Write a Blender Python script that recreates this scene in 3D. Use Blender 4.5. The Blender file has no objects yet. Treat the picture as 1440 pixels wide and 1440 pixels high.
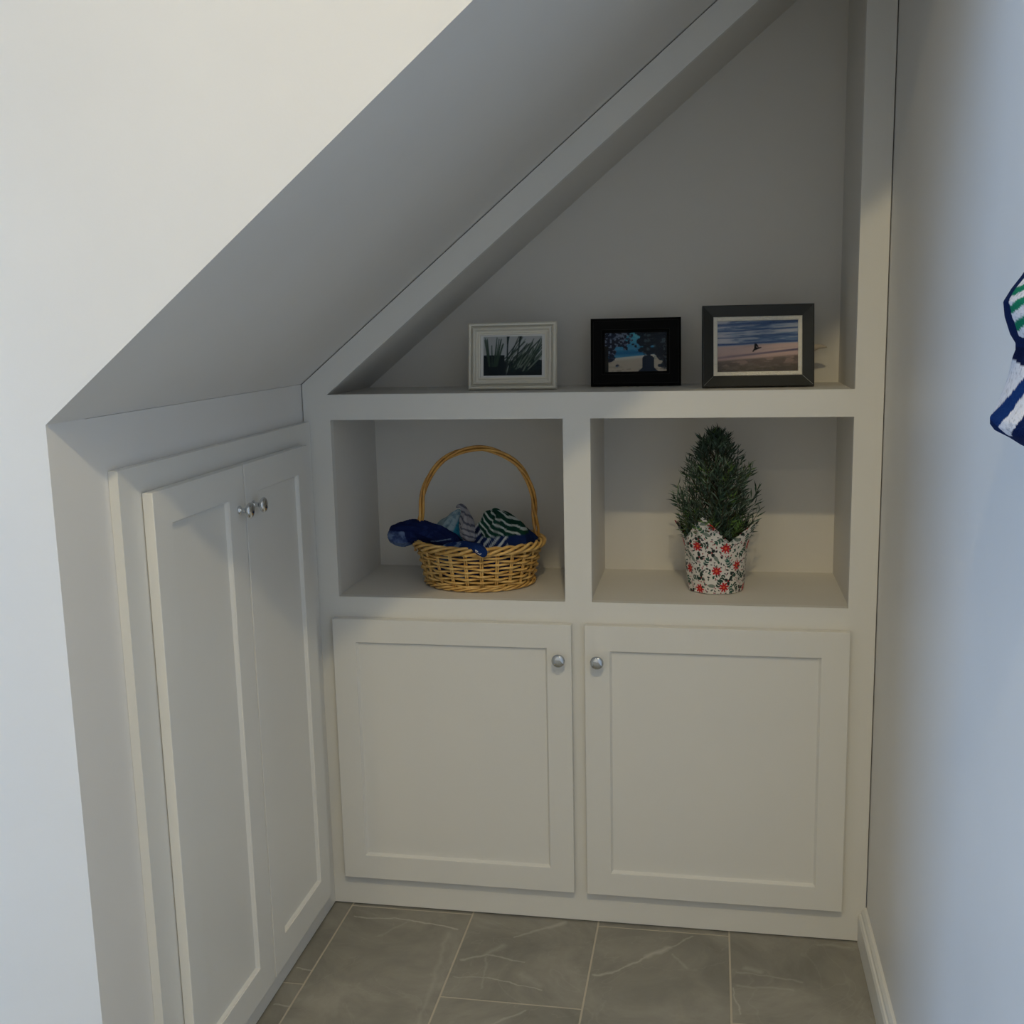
import bpy, bmesh, math, random
import numpy as np
from mathutils import Vector, Matrix

# ------------------------------------------------------------------ camera, light, exposure
scene = bpy.context.scene
COL = scene.collection
cam_data = bpy.data.cameras.new('camera')
cam_data.sensor_width = 36.0
cam_data.lens = 36.0 * 1536.57 / 1440.0
cam_data.clip_start = 0.02
cam = bpy.data.objects.new('camera', cam_data)
COL.objects.link(cam)
RIGHT = Vector((0.98375943, 0.17812043, -0.02214721))
UP = Vector((-0.00888764, 0.17157605, 0.98513079))
FWD = Vector((-0.17927185, 0.96893487, -0.17037263))
m3 = Matrix((RIGHT, UP, -FWD)).transposed()
cam.matrix_world = Matrix.Translation((0.93620, -2.41266, 1.42434)) @ m3.to_4x4()
scene.camera = cam

scene.view_settings.view_transform = 'Standard'
scene.view_settings.look = 'None'
scene.view_settings.gamma = 1.0
scene.view_settings.use_curve_mapping = False
scene.view_settings.exposure = 0.0

world = bpy.data.worlds.new('world')
scene.world = world
world.use_nodes = True
wb = world.node_tree.nodes['Background']
wb.inputs['Color'].default_value = (0.50, 0.68, 1.0, 1)
wb.inputs['Strength'].default_value = 0.3


def area(name, loc, rot, size, size_y, power, color, shape='RECTANGLE', spread=math.pi):
    L = bpy.data.lights.new(name, 'AREA')
    L.shape = shape
    L.size = size
    if shape == 'RECTANGLE':
        L.size_y = size_y
    L.energy = power
    L.color = color
    L.spread = spread
    o = bpy.data.objects.new(name, L)
    o.location = loc
    o.rotation_euler = rot
    COL.objects.link(o)
    return o


# blue daylight entering through the glazed opening in the far left wall of the room
area('window_daylight', (-2.44, -1.85, 0.85), (0, math.radians(-90), 0), 1.4, 1.1, 50.0, (0.37, 0.61, 1.0))
# warm recessed lamps in the high ceiling, one in front of the recess and one further back
area('ceiling_lamp', (1.04, -2.54, 3.20), (0, 0, 0), 0.11, 0.11, 25.0, (1.0, 0.82, 0.48), 'DISK')
area('ceiling_lamp_rear', (-0.45, -4.3, 3.20), (0, 0, 0), 0.11, 0.11, 12.0, (1.0, 0.82, 0.48), 'DISK')


# ------------------------------------------------------------------ helpers
def lin(c):
    return tuple((v / 12.92 if v <= 0.04045 else ((v + 0.055) / 1.055) ** 2.4) for v in c)


def srgb(r, g, b):
    return lin((r / 255.0, g / 255.0, b / 255.0)) + (1.0,)


def newmat(name):
    m = bpy.data.materials.new(name)
    m.use_nodes = True
    nt = m.node_tree
    return m, nt, nt.nodes['Principled BSDF']


def paint(name, col, rough=0.5, bump=0.0, scale=200.0, spec=0.5, var=0.02):
    m, nt, b = newmat(name)
    b.inputs['Roughness'].default_value = rough
    b.inputs['Specular IOR Level'].default_value = spec
    tc = nt.nodes.new('ShaderNodeTexCoord')
    n = nt.nodes.new('ShaderNodeTexNoise')
    n.inputs['Scale'].default_value = 3.0
    n.inputs['Detail'].default_value = 4.0
    nt.links.new(tc.outputs['Object'], n.inputs['Vector'])
    r = nt.nodes.new('ShaderNodeValToRGB')
    r.color_ramp.elements[0].position = 0.3
    r.color_ramp.elements[1].position = 0.7
    r.color_ramp.elements[0].color = tuple(c * (1 - var) for c in col[:3]) + (1,)
    r.color_ramp.elements[1].color = tuple(min(1, c * (1 + var)) for c in col[:3]) + (1,)
    nt.links.new(n.outputs['Fac'], r.inputs['Fac'])
    nt.links.new(r.outputs['Color'], b.inputs['Base Color'])
    if bump > 0:
        n2 = nt.nodes.new('ShaderNodeTexNoise')
        n2.inputs['Scale'].default_value = scale
        n2.inputs['Detail'].default_value = 3.0
        nt.links.new(tc.outputs['Object'], n2.inputs['Vector'])
        bp = nt.nodes.new('ShaderNodeBump')
        bp.inputs['Strength'].default_value = bump
        bp.inputs['Distance'].default_value = 0.002
        nt.links.new(n2.outputs['Fac'], bp.inputs['Height'])
        nt.links.new(bp.outputs['Normal'], b.inputs['Normal'])
    return m


def vcol_mat(name, rough=0.6, spec=0.4, bump=0.0, scale=300.0, sheen=0.0):
    m, nt, b = newmat(name)
    a = nt.nodes.new('ShaderNodeAttribute')
    a.attribute_name = 'print'
    nt.links.new(a.outputs['Color'], b.inputs['Base Color'])
    b.inputs['Roughness'].default_value = rough
    b.inputs['Specular IOR Level'].default_value = spec
    if sheen:
        b.inputs['Sheen Weight'].default_value = sheen
    if bump > 0:
        tc = nt.nodes.new('ShaderNodeTexCoord')
        n2 = nt.nodes.new('ShaderNodeTexNoise')
        n2.inputs['Scale'].default_value = scale
        n2.inputs['Detail'].default_value = 4.0
        nt.links.new(tc.outputs['Object'], n2.inputs['Vector'])
        bp = nt.nodes.new('ShaderNodeBump')
        bp.inputs['Strength'].default_value = bump
        bp.inputs['Distance'].default_value = 0.003
        nt.links.new(n2.outputs['Fac'], bp.inputs['Height'])
        nt.links.new(bp.outputs['Normal'], b.inputs['Normal'])
    return m


class MB:
    """collects vertices and faces for one mesh object"""

    def __init__(self):
        self.v = []
        self.f = []

    def add(self, vs, fs):
        o = len(self.v)
        self.v += [tuple(p) for p in vs]
        self.f += [tuple(i + o for i in f) for f in fs]
        return self

    def box(self, x0, x1, y0, y1, z0, z1):
        vs = [(x0, y0, z0), (x1, y0, z0), (x1, y1, z0), (x0, y1, z0), (x0, y0, z1), (x1, y0, z1), (x1, y1, z1), (x0, y1, z1)]
        fs = [(0, 3, 2, 1), (4, 5, 6, 7), (0, 1, 5, 4), (1, 2, 6, 5), (2, 3, 7, 6), (3, 0, 4, 7)]
        return self.add(vs, fs)

    def prism_xz(self, pts, y0, y1):
        """polygon in x,z (counter-clockwise seen from -y) pushed from y0 to y1"""
        n = len(pts)
        vs = [(x, y0, z) for x, z in pts] + [(x, y1, z) for x, z in pts]
        fs = [tuple(range(n)), tuple(range(2 * n - 1, n - 1, -1))]
        for i in range(n):
            j = (i + 1) % n
            fs.append((j, i, i + n, j + n))
        return self.add(vs, fs)

    def lathe(self, prof, seg=32, cap=True):
        """profile of (radius, height) about z"""
        vs, fs = [], []
        for r, z in prof:
            for k in range(seg):
                a = 2 * math.pi * k / seg
                vs.append((r * math.cos(a), r * math.sin(a), z))
        for i in range(len(prof) - 1):
            for k in range(seg):
                l = (k + 1) % seg
                fs.append((i * seg + k, i * seg + l, (i + 1) * seg + l, (i + 1) * seg + k))
        if cap:
            fs.append(tuple(range(seg - 1, -1, -1)))
            t = (len(prof) - 1) * seg
            fs.append(tuple(t + k for k in range(seg)))
        return self.add(vs, fs)

    def tube(self, pts, rad, seg=6, closed=False):
        n = len(pts)
        P = [Vector(p) for p in pts]
        vs, fs = [], []
        up = Vector((0.13, 0.21, 0.97)).normalized()
        for i in range(n):
            if closed:
                t = P[(i + 1) % n] - P[i - 1]
            else:
                t = P[min(i + 1, n - 1)] - P[max(i - 1, 0)]
            t.normalize()
            a = up - t * up.dot(t)
            if a.length < 1e-3:
                a = Vector((1, 0, 0)) - t * t.x
            a.normalize()
            b = t.cross(a)
            r = rad[i] if hasattr(rad, '__len__') else rad
            for k in range(seg):
                w = 2 * math.pi * k / seg
                vs.append(tuple(P[i] + a * (r * math.cos(w)) + b * (r * math.sin(w))))
        m = n if closed else n - 1
        for i in range(m):
            j = (i + 1) % n
            for k in range(seg):
                l = (k + 1) % seg
                fs.append((i * seg + k, i * seg + l, j * seg + l, j * seg + k))
        if not closed:
            fs.append(tuple(range(seg - 1, -1, -1)))
            fs.append(tuple((n - 1) * seg + k for k in range(seg)))
        return self.add(vs, fs)

    def build(self, name, mat, parent=None, smooth=False, bevel=0.0, seg=2, fix=True, loc=None):
        me = bpy.data.meshes.new(name)
        me.from_pydata(self.v, [], self.f)
        if fix:
            bm = bmesh.new()
            bm.from_mesh(me)
            bmesh.ops.recalc_face_normals(bm, faces=bm.faces)
            bm.to_mesh(me)
            bm.free()
        me.update()
        if mat:
            me.materials.append(mat)
        o = bpy.data.objects.new(name, me)
        COL.objects.link(o)
        if parent:
            o.parent = parent
        if loc:
            o.location = loc
        if smooth:
            for p in me.polygons:
                p.use_smooth = True
        if bevel > 0:
            md = o.modifiers.new('edge', 'BEVEL')
            md.width = bevel
            md.segments = seg
            md.limit_method = 'ANGLE'
            md.angle_limit = math.radians(40)
            for p in me.polygons:
                p.use_smooth = True
            md.harden_normals = True
        return o


def empty(name, loc, label, cat, group=None, rz=0.0):
    o = bpy.data.objects.new(name, None)
    o.empty_display_size = 0.05
    o.location = loc
    o.rotation_euler = (0, 0, rz)
    COL.objects.link(o)
    o['label'] = label
    o['category'] = cat
    if group:
        o['group'] = group
    return o


def tag(o, label, cat, group=None):
    o['label'] = label
    o['category'] = cat
    if group:
        o['group'] = group
    return o


def struct(o, label=None, cat=None):
    o['kind'] = 'structure'
    if label:
        o['label'] = label
    if cat:
        o['category'] = cat
    return o


# ------------------------------------------------------------------ materials
M_WALL = paint('wall_paint', srgb(239, 237, 233), 0.55, 0.05, 260, 0.35)
M_WALLR = paint('wall_paint_satin', srgb(239, 238, 236), 0.42, 0.03, 200, 0.4)
M_CEIL = paint('ceiling_paint', srgb(240, 239, 236), 0.7, 0.05, 200, 0.3)
M_CAB = paint('cabinet_enamel', srgb(236, 235, 230), 0.38, 0.02, 120, 0.45, 0.01)
M_INNER = paint('niche_paint', srgb(232, 229, 222), 0.5, 0.02, 120, 0.4, 0.01)
M_GROUT = paint('tile_grout', srgb(200, 192, 176), 0.9, 0.2, 400, 0.2)


def chrome():
    m, nt, b = newmat('polished_chrome')
    b.inputs['Base Color'].default_value = (0.66, 0.68, 0.70, 1)
    b.inputs['Metallic'].default_value = 1.0
    b.inputs['Roughness'].default_value = 0.04
    return m


M_CHROME = chrome()


def tile_mat():
    m, nt, b = newmat('grey_marble_tile')
    N, L = nt.nodes, nt.links
    geo = N.new('ShaderNodeNewGeometry')
    oi = N.new('ShaderNodeObjectInfo')
    # every tile samples another piece of stone
    sc_ = N.new('ShaderNodeVectorMath'); sc_.operation = 'SCALE'
    cmb = N.new('ShaderNodeCombineXYZ')
    L.new(oi.outputs['Random'], cmb.inputs['Z'])
    L.new(cmb.outputs[0], sc_.inputs[0]); sc_.inputs['Scale'].default_value = 37.0
    ad = N.new('ShaderNodeVectorMath'); ad.operation = 'ADD'
    L.new(geo.outputs['Position'], ad.inputs[0]); L.new(sc_.outputs[0], ad.inputs[1])
    n1 = N.new('ShaderNodeTexNoise'); n1.inputs['Scale'].default_value = 5.0; n1.inputs['Detail'].default_value = 7.0
    n1.inputs['Roughness'].default_value = 0.62; n1.inputs['Distortion'].default_value = 0.8
    L.new(ad.outputs[0], n1.inputs['Vector'])
    r1 = N.new('ShaderNodeValToRGB')
    e = r1.color_ramp.elements
    e[0].position = 0.28; e[0].color = srgb(128, 126, 118)
    e[1].position = 0.75; e[1].color = srgb(172, 169, 158)
    k = e.new(0.5); k.color = srgb(150, 147, 137)
    L.new(n1.outputs['Fac'], r1.inputs['Fac'])
    # hairline veins everywhere
    n2 = N.new('ShaderNodeTexNoise'); n2.inputs['Scale'].default_value = 4.2; n2.inputs['Detail'].default_value = 3.0
    n2.inputs['Distortion'].default_value = 1.1
    L.new(ad.outputs[0], n2.inputs['Vector'])
    s1 = N.new('ShaderNodeMath'); s1.operation = 'SUBTRACT'; s1.inputs[1].default_value = 0.5
    L.new(n2.outputs['Fac'], s1.inputs[0])
    s2 = N.new('ShaderNodeMath'); s2.operation = 'ABSOLUTE'; L.new(s1.outputs[0], s2.inputs[0])
    mr = N.new('ShaderNodeMapRange'); mr.inputs['From Min'].default_value = 0.0; mr.inputs['From Max'].default_value = 0.006
    mr.inputs['To Min'].default_value = 0.10; mr.inputs['To Max'].default_value = 0.0
    L.new(s2.outputs[0], mr.inputs['Value'])
    # marked white veins where the stone shows them
    nz = N.new('ShaderNodeTexNoise'); nz.inputs['Scale'].default_value = 26.0; nz.inputs['Detail'].default_value = 4.0
    L.new(geo.outputs['Position'], nz.inputs['Vector'])
    nzs = N.new('ShaderNodeVectorMath'); nzs.operation = 'SUBTRACT'; nzs.inputs[1].default_value = (0.5, 0.5, 0.5)
    L.new(nz.outputs['Color'], nzs.inputs[0])
    nzm = N.new('ShaderNodeVectorMath'); nzm.operation = 'SCALE'; nzm.inputs['Scale'].default_value = 0.022
    L.new(nzs.outputs[0], nzm.inputs[0])
    pos = N.new('ShaderNodeVectorMath'); pos.operation = 'ADD'
    L.new(geo.outputs['Position'], pos.inputs[0]); L.new(nzm.outputs[0], pos.inputs[1])
    acc = None
    for (ax, ay, bx, by, wid, amt) in VEINS:
        a = Vector((ax, ay, 0)); d = Vector((bx - ax, by - ay, 0)); dd = d.length_squared
        pa = N.new('ShaderNodeVectorMath'); pa.operation = 'SUBTRACT'; pa.inputs[1].default_value = a
        L.new(pos.outputs[0], pa.inputs[0])
        dt = N.new('ShaderNodeVectorMath'); dt.operation = 'DOT_PRODUCT'; dt.inputs[1].default_value = d / dd
        L.new(pa.outputs[0], dt.inputs[0])
        cl = N.new('ShaderNodeMath'); cl.operation = 'MINIMUM'; cl.inputs[1].default_value = 1.0; cl.use_clamp = True
        L.new(dt.outputs['Value'], cl.inputs[0])
        pr = N.new('ShaderNodeVectorMath'); pr.operation = 'SCALE'; pr.inputs[0].default_value = d
        L.new(cl.outputs[0], pr.inputs['Scale'])
        df = N.new('ShaderNodeVectorMath'); df.operation = 'SUBTRACT'
        L.new(pa.outputs[0], df.inputs[0]); L.new(pr.outputs[0], df.inputs[1])
        fl = N.new('ShaderNodeVectorMath'); fl.operation = 'MULTIPLY'; fl.inputs[1].default_value = (1, 1, 0)
        L.new(df.outputs[0], fl.inputs[0])
        le = N.new('ShaderNodeVectorMath'); le.operation = 'LENGTH'; L.new(fl.outputs[0], le.inputs[0])
        mm = N.new('ShaderNodeMapRange'); mm.inputs['From Max'].default_value = wid
        mm.inputs['To Min'].default_value = amt; mm.inputs['To Max'].default_value = 0.0
        L.new(le.outputs['Value'], mm.inputs['Value'])
        if acc is None:
            acc = mm.outputs[0]
        else:
            mx = N.new('ShaderNodeMath'); mx.operation = 'MAXIMUM'
            L.new(acc, mx.inputs[0]); L.new(mm.outputs[0], mx.inputs[1])
            acc = mx.outputs[0]
    mx = N.new('ShaderNodeMath'); mx.operation = 'MAXIMUM'
    L.new(acc, mx.inputs[0]); L.new(mr.outputs[0], mx.inputs[1])
    mix = N.new('ShaderNodeMix'); mix.data_type = 'RGBA'
    mix.inputs['B'].default_value = srgb(206, 203, 194)
    L.new(mx.outputs[0], mix.inputs['Factor']); L.new(r1.outputs['Color'], mix.inputs['A'])
    L.new(mix.outputs['Result'], b.inputs['Base Color'])
    b.inputs['Roughness'].default_value = 0.42
    return m


VEINS = [  # x0, y0, x1, y1, width, strength, along the floor
    (0.085, -0.055, 0.23, -0.055, 0.0035, 0.6), (0.23, -0.055, 0.35, -0.075, 0.0040, 0.8),
    (0.23, -0.055, 0.17, -0.13, 0.006, 0.16), (0.33, -0.10, 0.345, -0.30, 0.008, 0.2), (0.345, -0.30, 0.35, -0.50, 0.008, 0.2),
    (0.385, -0.20, 0.44, -0.17, 0.005, 0.5), (0.44, -0.17, 0.47, -0.13, 0.012, 0.3), (0.44, -0.17, 0.53, -0.19, 0.0035, 0.5),
    (0.385, -0.265, 0.46, -0.26, 0.003, 0.35), (0.46, -0.26, 0.585, -0.285, 0.003, 0.6), (0.44, -0.17, 0.455, -0.30, 0.004, 0.22),
    (0.49, -0.09, 0.56, -0.04, 0.005, 0.45), (0.56, -0.04, 0.60, -0.012, 0.010, 0.5),
    (0.53, -0.235, 0.575, -0.27, 0.016, 0.22), (0.50, -0.42, 0.56, -0.365, 0.005, 0.45),
    (0.69, -0.215, 0.73, -0.20, 0.007, 0.6), (0.73, -0.20, 0.80, -0.13, 0.0045, 0.6), (0.80, -0.13, 0.85, -0.085, 0.010, 0.6),
    (0.85, -0.085, 0.90, -0.03, 0.004, 0.45), (0.86, -0.11, 0.89, -0.16, 0.005, 0.25),
    (1.00, -0.155, 1.14, -0.175, 0.005, 0.28), (1.00, -0.21, 1.12, -0.205, 0.006, 0.25), (1.02, -0.14, 1.05, -0.15, 0.012, 0.3),
    (0.99, -0.22, 1.005, -0.31, 0.003, 0.5), (1.19, -0.02, 1.26, -0.025, 0.007, 0.25),
    (0.025, -0.285, 0.062, -0.290, 0.003, 0.7), (0.025, -0.42, 0.062, -0.42, 0.003, 0.6),
]
M_TILE = tile_mat()

# ------------------------------------------------------------------ room shell
XR = 1.2946          # right wall plane
ZS = 1.2956          # height at which the sloped soffit starts on the left wall
SL = 0.82            # slope of the stairs overhead
Y0 = -0.998          # front face of the bulkhead wall
DEP = 0.3476         # depth of the shelving
ZCEIL = 3.22
XL = -2.45           # far left wall of the room
YB = -5.40           # wall behind the camera


def slope(x, base=ZS, x0=0.0):
    return base + SL * (x - x0)


# floor: grout bed with tiles laid on it
floor = struct(MB().box(XL, XR, YB, 0.02, -0.03, -0.0010).build('floor', M_GROUT))
TP, TL_ = 0.308, 0.616
tile_cache = {}
col0 = 0.0627 - 9 * TP
for c in range(0, 14):
    x0 = col0 + (c - 0) * TP
    x1 = x0 + TP
    idx = c - 9          # 0 is the column whose left joint is at x = 0.0627
    joint = -0.340 if idx % 2 else -0.0065
    if idx == 2:
        joint = -0.0148
    y = joint + 2 * TL_
    while y - TL_ > YB - 0.6:
        ya, yb = y - TL_, y
        y -= TL_
        ax, bx, ay, by = max(x0, XL), min(x1, XR), max(ya, YB), min(yb, 0.012)
        if ay > -1.0:
            ax = max(ax, 0.004)
        elif by > -0.99 and bx < 0.0:
            by = -0.99
        if bx - ax < 0.01 or by - ay < 0.01:
            continue
        g = 0.0021
        w, h = round(bx - ax - 2 * g, 4), round(by - ay - 2 * g, 4)
        if (w, h) not in tile_cache:
            mb = MB()
            e = 0.0012
            vs = [(-w / 2, -h / 2, -0.0010), (w / 2, -h / 2, -0.0010), (w / 2, h / 2, -0.0010), (-w / 2, h / 2, -0.0010),
                  (-w / 2, -h / 2, -0.0005), (w / 2, -h / 2, -0.0005), (w / 2, h / 2, -0.0005), (-w / 2, h / 2, -0.0005),
                  (-w / 2 + e, -h / 2 + e, 0), (w / 2 - e, -h / 2 + e, 0), (w / 2 - e, h / 2 - e, 0), (-w / 2 + e, h / 2 - e, 0)]
            fs = [(8, 9, 10, 11), (0, 3, 2, 1)]
            for i in range(4):
                j = (i + 1) % 4
                fs += [(i, j, j + 4, i + 4), (i + 4, j + 4, j + 8, i + 8)]
            mb.add(vs, fs)
            o = mb.build('tile', M_TILE, floor)
            tile_cache[(w, h)] = o.data
        else:
            o = bpy.data.objects.new('tile', tile_cache[(w, h)])
            COL.objects.link(o)
            o.parent = floor
        o.location = ((ax + bx) / 2, (ay + by) / 2, 0)

# bulkhead wall facing the room, cut along the stairs
T = 0.10
xe = (ZCEIL - ZS) / SL
wf = MB()
wf.prism_xz([(XL, 0), (0, 0), (0, ZS), (XL, ZS)], Y0, Y0 + T)
wf.prism_xz([(XL, ZS), (0, ZS), (XR, slope(XR)), (XR, ZCEIL), (XL, ZCEIL)], Y0, Y0 + T)
struct(wf.build('wall_front', M_WALL))
# wall under the stairs that carries the tall cupboard
struct(MB().box(-0.10, 0.0, Y0 + T, DEP + 0.03, 0.0, ZS - 0.0005).build('wall_left', M_WALL))
# sloped soffit
so = MB()
so.prism_xz([(-0.10, ZS), (0, ZS), (XR, slope(XR)), (XR, slope(XR) + 0.12), (-0.10, ZS + 0.12)], Y0 + T, DEP + 0.03)
struct(so.build('ceiling_sloped', M_WALL))
struct(MB().box(XR, XR + 0.10, YB, DEP + 0.03, -0.03, ZCEIL).build('wall_right', M_WALLR))
struct(MB().box(XL - 0.1, XR + 0.10, YB - 0.1, Y0 + T, ZCEIL, ZCEIL + 0.1).build('ceiling', M_CEIL))
struct(MB().box(XL - 0.1, XR + 0.10, YB - 0.1, YB, -0.03, ZCEIL).build('wall_back', M_WALL))
# far left wall with a glazed opening
WY0, WY1, WZ0, WZ1 = -2.40, -1.30, 0.15, 1.55
wl = MB()
wl.box(XL - 0.1, XL, YB, WY0, -0.03, ZCEIL)
wl.box(XL - 0.1, XL, WY1, Y0 + T, -0.03, ZCEIL)
wl.box(XL - 0.1, XL, WY0, WY1, -0.03, WZ0)
wl.box(XL - 0.1, XL, WY0, WY1, WZ1, ZCEIL)
struct(wl.build('wall_side', M_WALL))
# back of the built-in recess
struct(MB().box(-0.10, XR + 0.1, DEP + 0.03, DEP + 0.08, -0.03, 2.6).build('wall_rear', M_WALL))

# baseboard on the right wall, moulded top
BB = 0.018
prof = [(0, 0), (-BB, 0), (-BB, 0.064), (-BB + 0.003, 0.070), (-BB + 0.0065, 0.072), (-BB + 0.0075, 0.079), (-BB + 0.012, 0.086), (0, 0.088)]
bb = MB()
n = len(prof)
vs = [(XR + px - 0.0004, -0.0012, pz + 0.001) for px, pz in prof] + [(XR + px - 0.0004, YB + 0.002, pz + 0.001) for px, pz in prof]
fs = [tuple(range(n)), tuple(range(2 * n - 1, n - 1, -1))] + [((i + 1) % n, i, i + n, (i + 1) % n + n) for i in range(n)]
bb.add(vs, fs)
struct(bb.build('baseboard_right', M_CAB))

# ------------------------------------------------------------------ shared cabinet pieces
KNOB_PROF = [(0.0001, 0.0), (0.0085, 0.0), (0.0088, 0.0015), (0.0080, 0.0030), (0.0058, 0.0042), (0.0048, 0.0065), (0.0047, 0.0110),
             (0.0060, 0.0140), (0.0100, 0.0172), (0.0138, 0.0195), (0.0155, 0.0218), (0.0157, 0.0235), (0.0148, 0.0255),
             (0.0120, 0.0275), (0.0080, 0.0288), (0.0040, 0.0294), (0.0001, 0.0296)]


def knob(parent, loc, axis):
    o = MB().lathe(KNOB_PROF, 32).build('knob', M_CHROME, parent, smooth=True, loc=loc)
    if axis == '-y':
        o.rotation_euler = (math.radians(90), 0, 0)
    else:
        o.rotation_euler = (0, math.radians(90), 0)
    o['label'] = 'round polished chrome knob'
    return o


def ring(mb, a0, a1, b0, b1, c0, c1, d0, d1, t0, t1, f):
    """rectangular frame between outer a0..a1 x b0..b1 and inner c0..c1 x d0..d1, thickness t0..t1; f maps (u, v, t)"""
    vs = []
    for t in (t0, t1):
        vs += [f(a0, b0, t), f(a1, b0, t), f(a1, b1, t), f(a0, b1, t), f(c0, d0, t), f(c1, d0, t), f(c1, d1, t), f(c0, d1, t)]
    fs = []
    for i in range(4):
        j = (i + 1) % 4
        fs += [(i, j, j + 4, i + 4), (i + 8, i + 12, j + 12, j + 8), (i, i + 8, j + 8, j), (i + 4, j + 4, j + 12, i + 12)]
    mb.add(vs, fs)


def shaker_door(parent, u0, u1, v0, v1, p0, p1, q0, q1, t0, t1, f, sgn):
    """frame with recessed centre panel; t0 is the face, t1 the back"""
    fr = MB()
    ring(fr, u0, u1, v0, v1, p0, p1, q0, q1, t0, t1, f)
    d = fr.build('door', M_CAB, parent, bevel=0.0015)
    pn = MB()
    ta, tb = t0 + sgn * 0.0085, t1 - sgn * 0.001
    a = [f(p0 - .004, q0 - .004, ta), f(p1 + .004, q0 - .004, ta), f(p1 + .004, q1 + .004, ta), f(p0 - .004, q1 + .004, ta),
         f(p0 - .004, q0 - .004, tb), f(p1 + .004, q0 - .004, tb), f(p1 + .004, q1 + .004, tb), f(p0 - .004, q1 + .004, tb)]
    pn.add(a, [(0, 1, 2, 3), (7, 6, 5, 4), (0, 4, 5, 1), (1, 5, 6, 2), (2, 6, 7, 3), (3, 7, 4, 0)])
    pn.build('centre_panel', M_CAB, d)
    # small sloped bead around the panel
    be = MB()
    w = 0.004
    tt = t0 + sgn * 0.003
    vs = [f(p0, q0, tt), f(p1, q0, tt), f(p1, q1, tt), f(p0, q1, tt),
          f(p0 + w, q0 + w, ta), f(p1 - w, q0 + w, ta), f(p1 - w, q1 - w, ta), f(p0 + w, q1 - w, ta),
          f(p0, q0, ta), f(p1, q0, ta), f(p1, q1, ta), f(p0, q1, ta)]
    fs = []
    for i in range(4):
        j = (i + 1) % 4
        fs += [(i, j, j + 4, i + 4), (i + 4, j + 4, j + 8, i + 8), (i + 8, j + 8, j, i)]
    be.add(vs, fs)
    be.build('panel_bead', M_CAB, d)
    return d


# ------------------------------------------------------------------ built-in shelving unit (end of the recess)
X1, X2, X3, X4 = 0.0667, 0.6091, 0.6704, 1.2333
ZC0, ZC1, ZN, XN = 0.7925, 1.2122, 1.2706, 0.0615
ZSH = ZN - 0.004
unit = empty('built_in_shelving', (0.65, 0.0, 0.0), 'white built-in shelving unit with sloped top, two cubbies and two doors below', 'shelving')
unit_off = Vector((0.65, 0, 0))


def upart(mb, name, mat, **k):
    o = mb.build(name, mat, unit, **k)
    o.location = -unit_off
    return o


G = 0.0022
FT = 0.020
ff = MB()
ff.prism_xz([(G, 0.004), (X1, 0.004), (X1, ZN), (XN, ZN), (G, slope(0) - 0.001)], 0, FT)              # left stile
ff.prism_xz([(X4, 0.004), (XR - G, 0.004), (XR - G, slope(XR - G) - 0.003), (X4, slope(X4) - 0.003)], 0, FT)   # right stile
ff.prism_xz([(G, slope(0) - 0.001), (XN, ZN), (X4, ZN + SL * (X4 - XN)), (X4, slope(X4) - 0.003)], 0, FT)     # raking rail
ff.prism_xz([(X1, ZC1), (X4, ZC1), (X4, ZN), (X1, ZN)], 0, FT)
ff.prism_xz([(X2, 0.12), (X3, 0.12), (X3, ZC1), (X2, ZC1)], 0, FT)
for a, b in ((X1, X2), (X3, X4)):
    ff.prism_xz([(a, 0.69), (b, 0.69), (b, ZC0), (a, ZC0)], 0, FT)
ff.prism_xz([(X1, 0.004), (X4, 0.004), (X4, 0.12), (X1, 0.12)], 0, FT)
upart(ff, 'face_frame', M_CAB)
# shadow gap lining behind the frame edge
I = 0.003
upart(MB().box(X1 - I - 0.018, X1 - I, FT, DEP, 0.01, ZC1 + 0.03), 'side_panel', M_INNER)
upart(MB().box(X2 + I, X3 - I, FT, DEP, 0.01, ZC1 + 0.003), 'divider', M_INNER)
upart(MB().box(X4 + I, X4 + I + 0.018, FT, DEP, 0.01, slope(X4) - 0.02), 'side_panel', M_INNER)
upart(MB().box(X1 - I, X2 + I, FT, DEP, ZC0 - 0.02, ZC0 - 0.0005), 'cubby_floor', M_INNER)
upart(MB().box(X3 - I, X4 + I, FT, DEP, ZC0 - 0.02, ZC0 - 0.0005), 'cubby_floor', M_INNER)
upart(MB().box(XN - 0.03, X4 + I, FT, DEP, ZC1 + 0.004, ZSH), 'niche_shelf', M_INNER)
upart(MB().prism_xz([(XN - 0.03, ZN + SL * (-0.03) + 0.003), (X4 + I, ZN + SL * (X4 + I - XN) + 0.003),
                     (X4 + I, ZN + SL * (X4 + I - XN) + 0.02), (XN - 0.03, ZN + SL * (-0.03) + 0.02)], FT, DEP), 'sloped_panel', M_INNER)
upart(MB().prism_xz([(0.03, 0.01), (X4 + 0.02, 0.01), (X4 + 0.02, slope(X4) - 0.01), (0.03, slope(0.03) - 0.01)], DEP, DEP + 0.012), 'back_panel', M_INNER)

fy = lambda u, v, t: (u - unit_off.x, t, v)
da = shaker_door(unit, 0.0529, 0.6243, 0.0841, 0.7432, 0.1100, 0.5670, 0.1450, 0.6865, -0.0215, -0.0015, fy, 1)
db = shaker_door(unit, 0.6544, 1.2376, 0.0841, 0.7432, 0.7125, 1.1770, 0.1415, 0.6835, -0.0215, -0.0015, fy, 1)
knob(da, (0.5968 - unit_off.x, -0.0215, 0.6645), '-y')
knob(db, (0.6850 - unit_off.x, -0.0215, 0.6630), '-y')

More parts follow.
